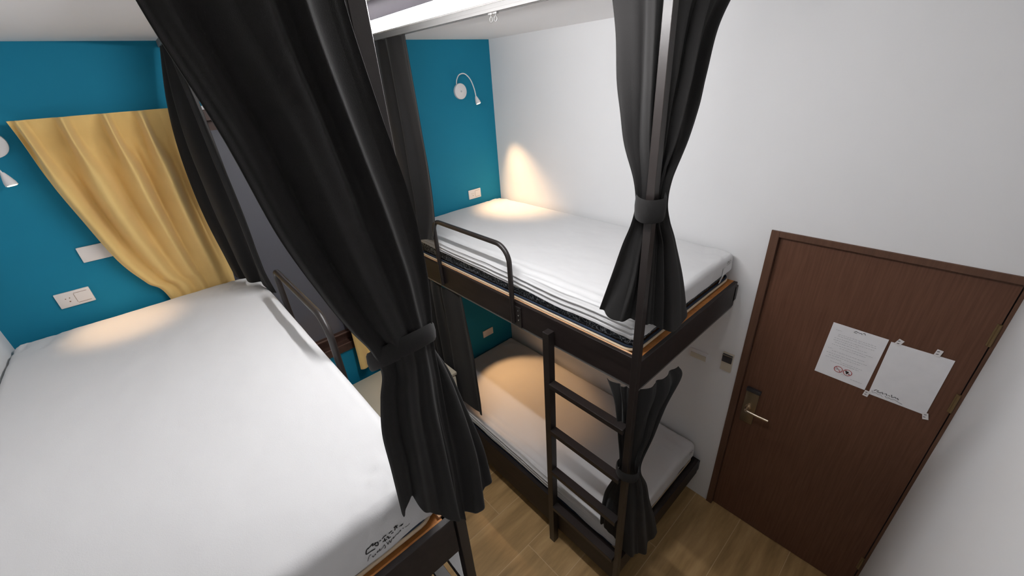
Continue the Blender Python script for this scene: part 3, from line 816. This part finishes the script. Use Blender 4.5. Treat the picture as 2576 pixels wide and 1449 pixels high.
# --- left bunk, foot corner: the big curtain nearest the camera
me = drape([[(-2.175, -2.026, 3.085), (-2.09, -2.026, 3.085), (-2.01, -2.026, 3.085), (-1.940, -2.026, 3.085)],
            [(-2.163, -2.032, 2.96), (-2.09, -2.034, 2.96), (-2.01, -2.034, 2.96), (-1.936, -2.030, 2.96)],
            [(-2.133, -2.034, 2.82), (-2.06, -2.036, 2.82), (-1.99, -2.036, 2.82), (-1.917, -2.030, 2.82)],
            [(-2.111, -2.036, 2.68), (-2.04, -2.040, 2.68), (-1.97, -2.040, 2.68), (-1.896, -2.030, 2.68)],
            [(-2.078, -2.036, 2.56), (-2.02, -2.044, 2.56), (-1.955, -2.044, 2.56), (-1.890, -2.030, 2.56)],
            [(-2.053, -2.032, 2.49), (-2.005, -2.045, 2.49), (-1.95, -2.046, 2.49), (-1.893, -2.030, 2.49)],
            [(-2.028, -2.026, 2.43), (-1.99, -2.045, 2.43), (-1.945, -2.047, 2.43), (-1.899, -2.030, 2.43)],
            [(-2.018, -2.022, 2.37), (-1.985, -2.042, 2.37), (-1.945, -2.046, 2.37), (-1.904, -2.030, 2.37)],
            [(-2.034, -2.026, 2.32), (-1.995, -2.044, 2.32), (-1.95, -2.048, 2.32), (-1.905, -2.032, 2.32)],
            [(-2.051, -2.030, 2.24), (-2.005, -2.046, 2.24), (-1.96, -2.050, 2.24), (-1.908, -2.036, 2.24)],
            [(-2.055, -2.032, 2.14), (-2.01, -2.048, 2.14), (-1.965, -2.053, 2.14), (-1.912, -2.042, 2.14)],
            [(-2.060, -2.032, 2.025), (-2.018, -2.046, 1.985), (-1.97, -2.053, 1.90), (-1.915, -2.050, 1.83)]],
           [.012, .015, .017, .015, .012, .009, .007, .006, .006, .008, .009, .010], 2.8, 340, 220, 21.0, 1, 0.4, lift=hemlift)
c = curtain('curtain', 'large black curtain nearest the camera, gathered round the corner post of the left bunk', me, M['black'], GB)
band((-1.958, -2.006), .070, .047, 2.374, 2.418, 0.0, M['black'], c, (0.02, -0.65))
# its neighbour from the aisle-side track, tied into the same band
me = drape([[(-1.945, -1.975, 3.085), (-1.940, -1.90, 3.085), (-1.935, -1.82, 3.085), (-1.935, -1.74, 3.085)],
            [(-1.930, -1.972, 2.90), (-1.930, -1.90, 2.90), (-1.930, -1.84, 2.90), (-1.930, -1.77, 2.90)],
            [(-1.925, -1.970, 2.65), (-1.930, -1.92, 2.65), (-1.930, -1.87, 2.65), (-1.930, -1.83, 2.65)],
            [(-1.925, -2.000, 2.42), (-1.915, -1.985, 2.42), (-1.905, -1.965, 2.42), (-1.915, -1.950, 2.42)],
            [(-1.930, -2.026, 2.35), (-1.902, -2.016, 2.35), (-1.895, -1.990, 2.35), (-1.91, -1.965, 2.35)],
            [(-1.935, -2.036, 2.27), (-1.893, -2.030, 2.27), (-1.870, -1.995, 2.27), (-1.885, -1.955, 2.27)],
            [(-1.935, -2.042, 2.15), (-1.885, -2.040, 2.15), (-1.850, -2.00, 2.15), (-1.86, -1.94, 2.15)],
            [(-1.935, -2.045, 2.00), (-1.875, -2.045, 2.00), (-1.822, -2.01, 2.00), (-1.835, -1.92, 2.00)],
            [(-1.950, -2.045, 1.865), (-1.880, -2.050, 1.835), (-1.812, -2.015, 1.875), (-1.825, -1.90, 1.89)]],
           [.010, .012, .010, .006, .005, .007, .010, .012, .013], 3.3, 260, 170, 33.0, .8, 1.0)
curtain('curtain', 'flared lower part of a black curtain on the aisle side of the left corner post', me, M['black'], GB)

# ------------------------------------------------------------------ yellow window curtains
def pinch(u, v, ph, a0):
    # crisp gathers 8 cm under the heading, opening into round folds below
    g = math.exp(-((v - .042) / .050) ** 2)
    c_ = (math.sin(ph) + 1) / 2
    sharpv = c_ ** (1.5 + 9 * g)
    s = 2 * sharpv - 1 + .22 * math.sin(2.1 * ph + 1) * (1 - g)
    return s, a0
def yellow(label, rows, amps, folds, seed, phase=0):
    me = drape(rows, amps, folds, 420, 180, seed, 1, phase, 0, .002, None, pinch, None, True)
    c = curtain('window_curtain', None, me, M['yellow'])
    return tag(c, label, 'curtain', 'yellow window curtains')
Yc = -0.074
yellow('yellow pleated window curtain swept to one side above the left mattress',
       [[(-2.542, Yc, 2.835), (-2.37, Yc, 2.835), (-2.19, Yc, 2.835), (-2.005, Yc, 2.835)],
        [(-2.533, Yc, 2.755), (-2.37, Yc, 2.755), (-2.19, Yc, 2.755), (-2.010, Yc, 2.755)],
        [(-2.522, Yc, 2.60), (-2.36, Yc, 2.60), (-2.19, Yc, 2.60), (-2.018, Yc, 2.60)],
        [(-2.496, Yc, 2.43), (-2.35, Yc, 2.43), (-2.19, Yc, 2.43), (-2.028, Yc, 2.43)],
        [(-2.455, -.056, 2.20), (-2.32, -.056, 2.20), (-2.18, -.056, 2.20), (-2.030, -.056, 2.20)],
        [(-2.400, -.044, 2.06), (-2.29, -.044, 2.06), (-2.17, -.044, 2.06), (-2.030, -.044, 2.06)],
        [(-2.345, -.030, 1.94), (-2.25, -.030, 1.94), (-2.16, -.030, 1.94), (-2.045, -.030, 1.94)],
        [(-2.32, -.026, 1.45), (-2.25, -.026, 1.45), (-2.17, -.026, 1.45), (-2.08, -.026, 1.45)],
        [(-2.36, -.026, 1.00), (-2.26, -.026, 1.00), (-2.17, -.026, 1.00), (-2.06, -.026, 1.00)]],
       [.018, .042, .050, .048, .028, .018, .010, .008, .008], 4.35, 41.0, -.62)
yellow('yellow curtain right of the window, only its hem seen above the cabinet',
       [[(-1.50, Yc, 2.835), (-1.36, Yc, 2.835), (-1.21, Yc, 2.835), (-1.06, Yc, 2.835)],
        [(-1.505, Yc, 2.75), (-1.36, Yc, 2.75), (-1.21, Yc, 2.75), (-1.06, Yc, 2.75)],
        [(-1.515, Yc, 2.0), (-1.37, Yc, 2.0), (-1.22, Yc, 2.0), (-1.06, Yc, 2.0)],
        [(-1.530, Yc, 1.3), (-1.38, Yc, 1.3), (-1.22, Yc, 1.3), (-1.06, Yc, 1.3)],
        [(-1.542, Yc - .01, 1.02), (-1.39, Yc, 0.99), (-1.23, Yc, 0.99), (-1.06, Yc, 0.99)]],
       [.010, .014, .020, .022, .022], 3.6, 47.0)
rod = thing('curtain_rail', 'thin white curtain rail along the top of the yellow curtain', 'curtain rail', (-1.8, -0.04, 2.85))
bm = bmesh.new(); box(bm, (-2.530, -0.026, 2.815), (-1.03, -0.012, 2.833), .002)
obj('rail', bm, M['lampwhite'], rod, True, 40)
for x in (-2.45, -1.75, -1.10):
    mkbox('wall_bracket', (x - .01, -0.032, 2.812), (x + .01, 0.0, 2.832), M['lampwhite'], rod)

# ------------------------------------------------------------------ low cabinet in the aisle
cb = thing('low_cabinet', 'beige low cabinet in the aisle between the bunks under the window', 'cabinet', (-1.46, -0.27, 0))
mkbox('body', (-1.885, -0.520, 0.05), (-1.020, -0.085, 0.905), M['cab'], cb, .002)
mkbox('top', (-1.895, -0.534, 0.905), (-1.010, -0.084, 0.930), M['cab'], cb, .003)
mkbox('plinth', (-1.870, -0.50, 0.0), (-1.035, -0.10, 0.05), M['darkplastic'], cb)
for k, (a, c_) in enumerate([(-1.880, -1.456), (-1.450, -1.025)]):
    d_ = mkbox('door', (a, -0.536, 0.060), (c_, -0.520, 0.895), M['cab'], cb, .002)
    hx = c_ - .04 if k == 0 else a + .04
    mkbox('handle', (hx - .006, -0.556, 0.62), (hx + .006, -0.536, 0.76), M['chrome'], d_, .003)

# ------------------------------------------------------------------ LED batten on the ceiling
lt = thing('tube_light', 'bright white tube light on the ceiling above the aisle', 'ceiling light', (-1.455, -1.45, RH))
L0, L1 = -0.80, -2.18
mkbox('housing', (-1.478, L1, 3.056), (-1.432, L0, RH), simple('backlit_shade_housing', (0.20, 0.18, 0.21), .5), lt, .002)  # dark purple-grey colour imitates the backlit shade on the housing side
bm = bmesh.new()
P = []
for y in (L1 + .01, L0 - .01):
    P.append([bm.verts.new((-1.455 + .019 * math.cos(a), y, 3.045 + .019 * math.sin(a))) for a in [PI / 2 + .8 + (2 * PI - 1.6) * k / 14 for k in range(15)]])
for k in range(14): bm.faces.new((P[0][k], P[0][k + 1], P[1][k + 1], P[1][k]))
bm.faces.new(P[0]); bm.faces.new(P[1][::-1])
obj('diffuser', bm, M['led'], lt, True, 40)
for y in (L1, L0 - .01): mkbox('end_cap', (-1.476, y, 3.024), (-1.434, y + .01, 3.066), M['lampwhite'], lt)

# ------------------------------------------------------------------ reading lamps
def reading_lamp(label, dx, dz, path, aim, power, tone=(1.0, .63, .33), cone=62, blend=.75, lit=True):
    o = thing('reading_lamp', label, 'wall lamp', (dx, 0, dz), 'gooseneck reading lamps')
    bm = bmesh.new()
    cyl(bm, (dx, 0, dz), (dx, -0.016, dz), .052, 40); cyl(bm, (dx, -0.016, dz), (dx, -0.020, dz), .052, 40, 0, .046)
    obj('wall_disc', bm, M['lampwhite'], o, True, 40)
    bm = bmesh.new(); cyl(bm, (dx, -0.018, dz), (dx, -0.024, dz), .006, 14)
    obj('push_switch', bm, M['chrome'], o, True, 40)
    # gooseneck
    P = [Vector(p) for p in path]
    Q = [catmull(P, i / 40) for i in range(41)]
    bm = bmesh.new(); tube(bm, Q, .0038, 10)
    obj('gooseneck', bm, M['lampwhite'], o, True)
    hd = Q[-1]; d_ = (Vector(aim) - hd).normalized()
    bm = bmesh.new()
    tube(bm, [hd - d_ * .004, hd + d_ * .012, hd + d_ * .035, hd + d_ * .048], .01, 20, True, 0, [.006, .012, .0185, .0195])
    hh = obj('lamp_head', bm, M['lampwhite'], o, True, 40)
    bm = bmesh.new(); tube(bm, [hd + d_ * .0482, hd + d_ * .0495], .015, 20)
    obj('bulb_lens', bm, M['bulb'] if lit else M['lampwhite'], hh)
    if lit:
        ld = bpy.data.lights.new('reading_spot', 'SPOT'); ld.energy = power; ld.color = tone
        ld.spot_size = math.radians(cone); ld.spot_blend = blend; ld.shadow_soft_size = .012
        lo = bpy.data.objects.new('reading_spot', ld); COL.objects.link(lo)
        lo.location = hd + d_ * .052
        lo.rotation_euler = d_.to_track_quat('-Z', 'Y').to_euler()
        lo.parent = o
        bpy.context.view_layer.update(); lo.matrix_parent_inverse = o.matrix_world.inverted()
    return o
reading_lamp('white gooseneck reading lamp on the blue wall above the right upper bunk', -0.311, 2.788,
             [(-0.338, -0.010, 2.835), (-0.345, -0.030, 2.865), (-0.335, -0.050, 2.893), (-0.300, -0.065, 2.898), (-0.262, -0.075, 2.862), (-0.238, -0.080, 2.80), (-0.228, -0.080, 2.745)],
             (-0.120, -0.33, 1.95), 48, cone=60, blend=1.0)
reading_lamp('white gooseneck reading lamp at the far left edge on the blue wall', -2.631, 2.757,
             [(-2.665, -0.010, 2.715), (-2.665, -0.030, 2.700), (-2.655, -0.055, 2.700), (-2.645, -0.070, 2.690), (-2.636, -0.080, 2.672), (-2.632, -0.085, 2.660), (-2.630, -0.085, 2.652)],
             (-2.53, -0.20, 1.95), 14, cone=46, blend=1.0)
reading_lamp('white gooseneck reading lamp at the head of the lower right bunk, behind the upper rail', -0.42, 1.40,
             [(-0.447, -0.010, 1.447), (-0.454, -0.030, 1.475), (-0.444, -0.060, 1.497), (-0.42, -0.085, 1.490), (-0.40, -0.10, 1.46), (-0.40, -0.11, 1.43), (-0.40, -0.115, 1.40)],
             (-0.46, -0.66, 0.50), 30, (1.0, .56, .25), 56, .45)

# ------------------------------------------------------------------ camera
cam = bpy.data.cameras.new('camera'); co = bpy.data.objects.new('camera', cam); COL.objects.link(co)
rx, ry, rz = -0.4819, -0.0739, -0.705
cyw, syw, cp, sp, cr_, sr = math.cos(rz), math.sin(rz), math.cos(rx), math.sin(rx), math.cos(ry), math.sin(ry)
Fv = Vector((-syw * cp, cyw * cp, sp)); r_ = Vector((cyw, syw, 0)); u_ = r_.cross(Fv)
Rv = r_ * cr_ + u_ * sr; Uv = u_ * cr_ - r_ * sr
mw = Matrix.Identity(4)
for i in range(3):
    mw[i][0] = Rv[i]; mw[i][1] = Uv[i]; mw[i][2] = -Fv[i]
mw[0][3], mw[1][3], mw[2][3] = -2.2229, -2.6696, 2.8639
co.matrix_world = mw
cam.sensor_width = 36.0; cam.lens = 1018.5 / 2576 * 36; cam.clip_start = 0.02
SC.camera = co

# ------------------------------------------------------------------ light
def area(name, loc, rot, sx, sy, e, col):
    l = bpy.data.lights.new(name, 'AREA'); l.shape = 'RECTANGLE'; l.size = sx; l.size_y = sy; l.energy = e; l.color = col
    o = bpy.data.objects.new(name, l); COL.objects.link(o); o.location = loc; o.rotation_euler = rot
    return o

w = bpy.data.worlds.new('world'); SC.world = w; w.use_nodes = True
w.node_tree.nodes['Background'].inputs[0].default_value = (0.05, 0.06, 0.08, 1)
w.node_tree.nodes['Background'].inputs[1].default_value = 0.3

SC.view_settings.view_transform = 'Standard'; SC.view_settings.look = 'None'
SC.view_settings.gamma = 1.0; SC.view_settings.use_curve_mapping = False
SC.view_settings.exposure = 0.25
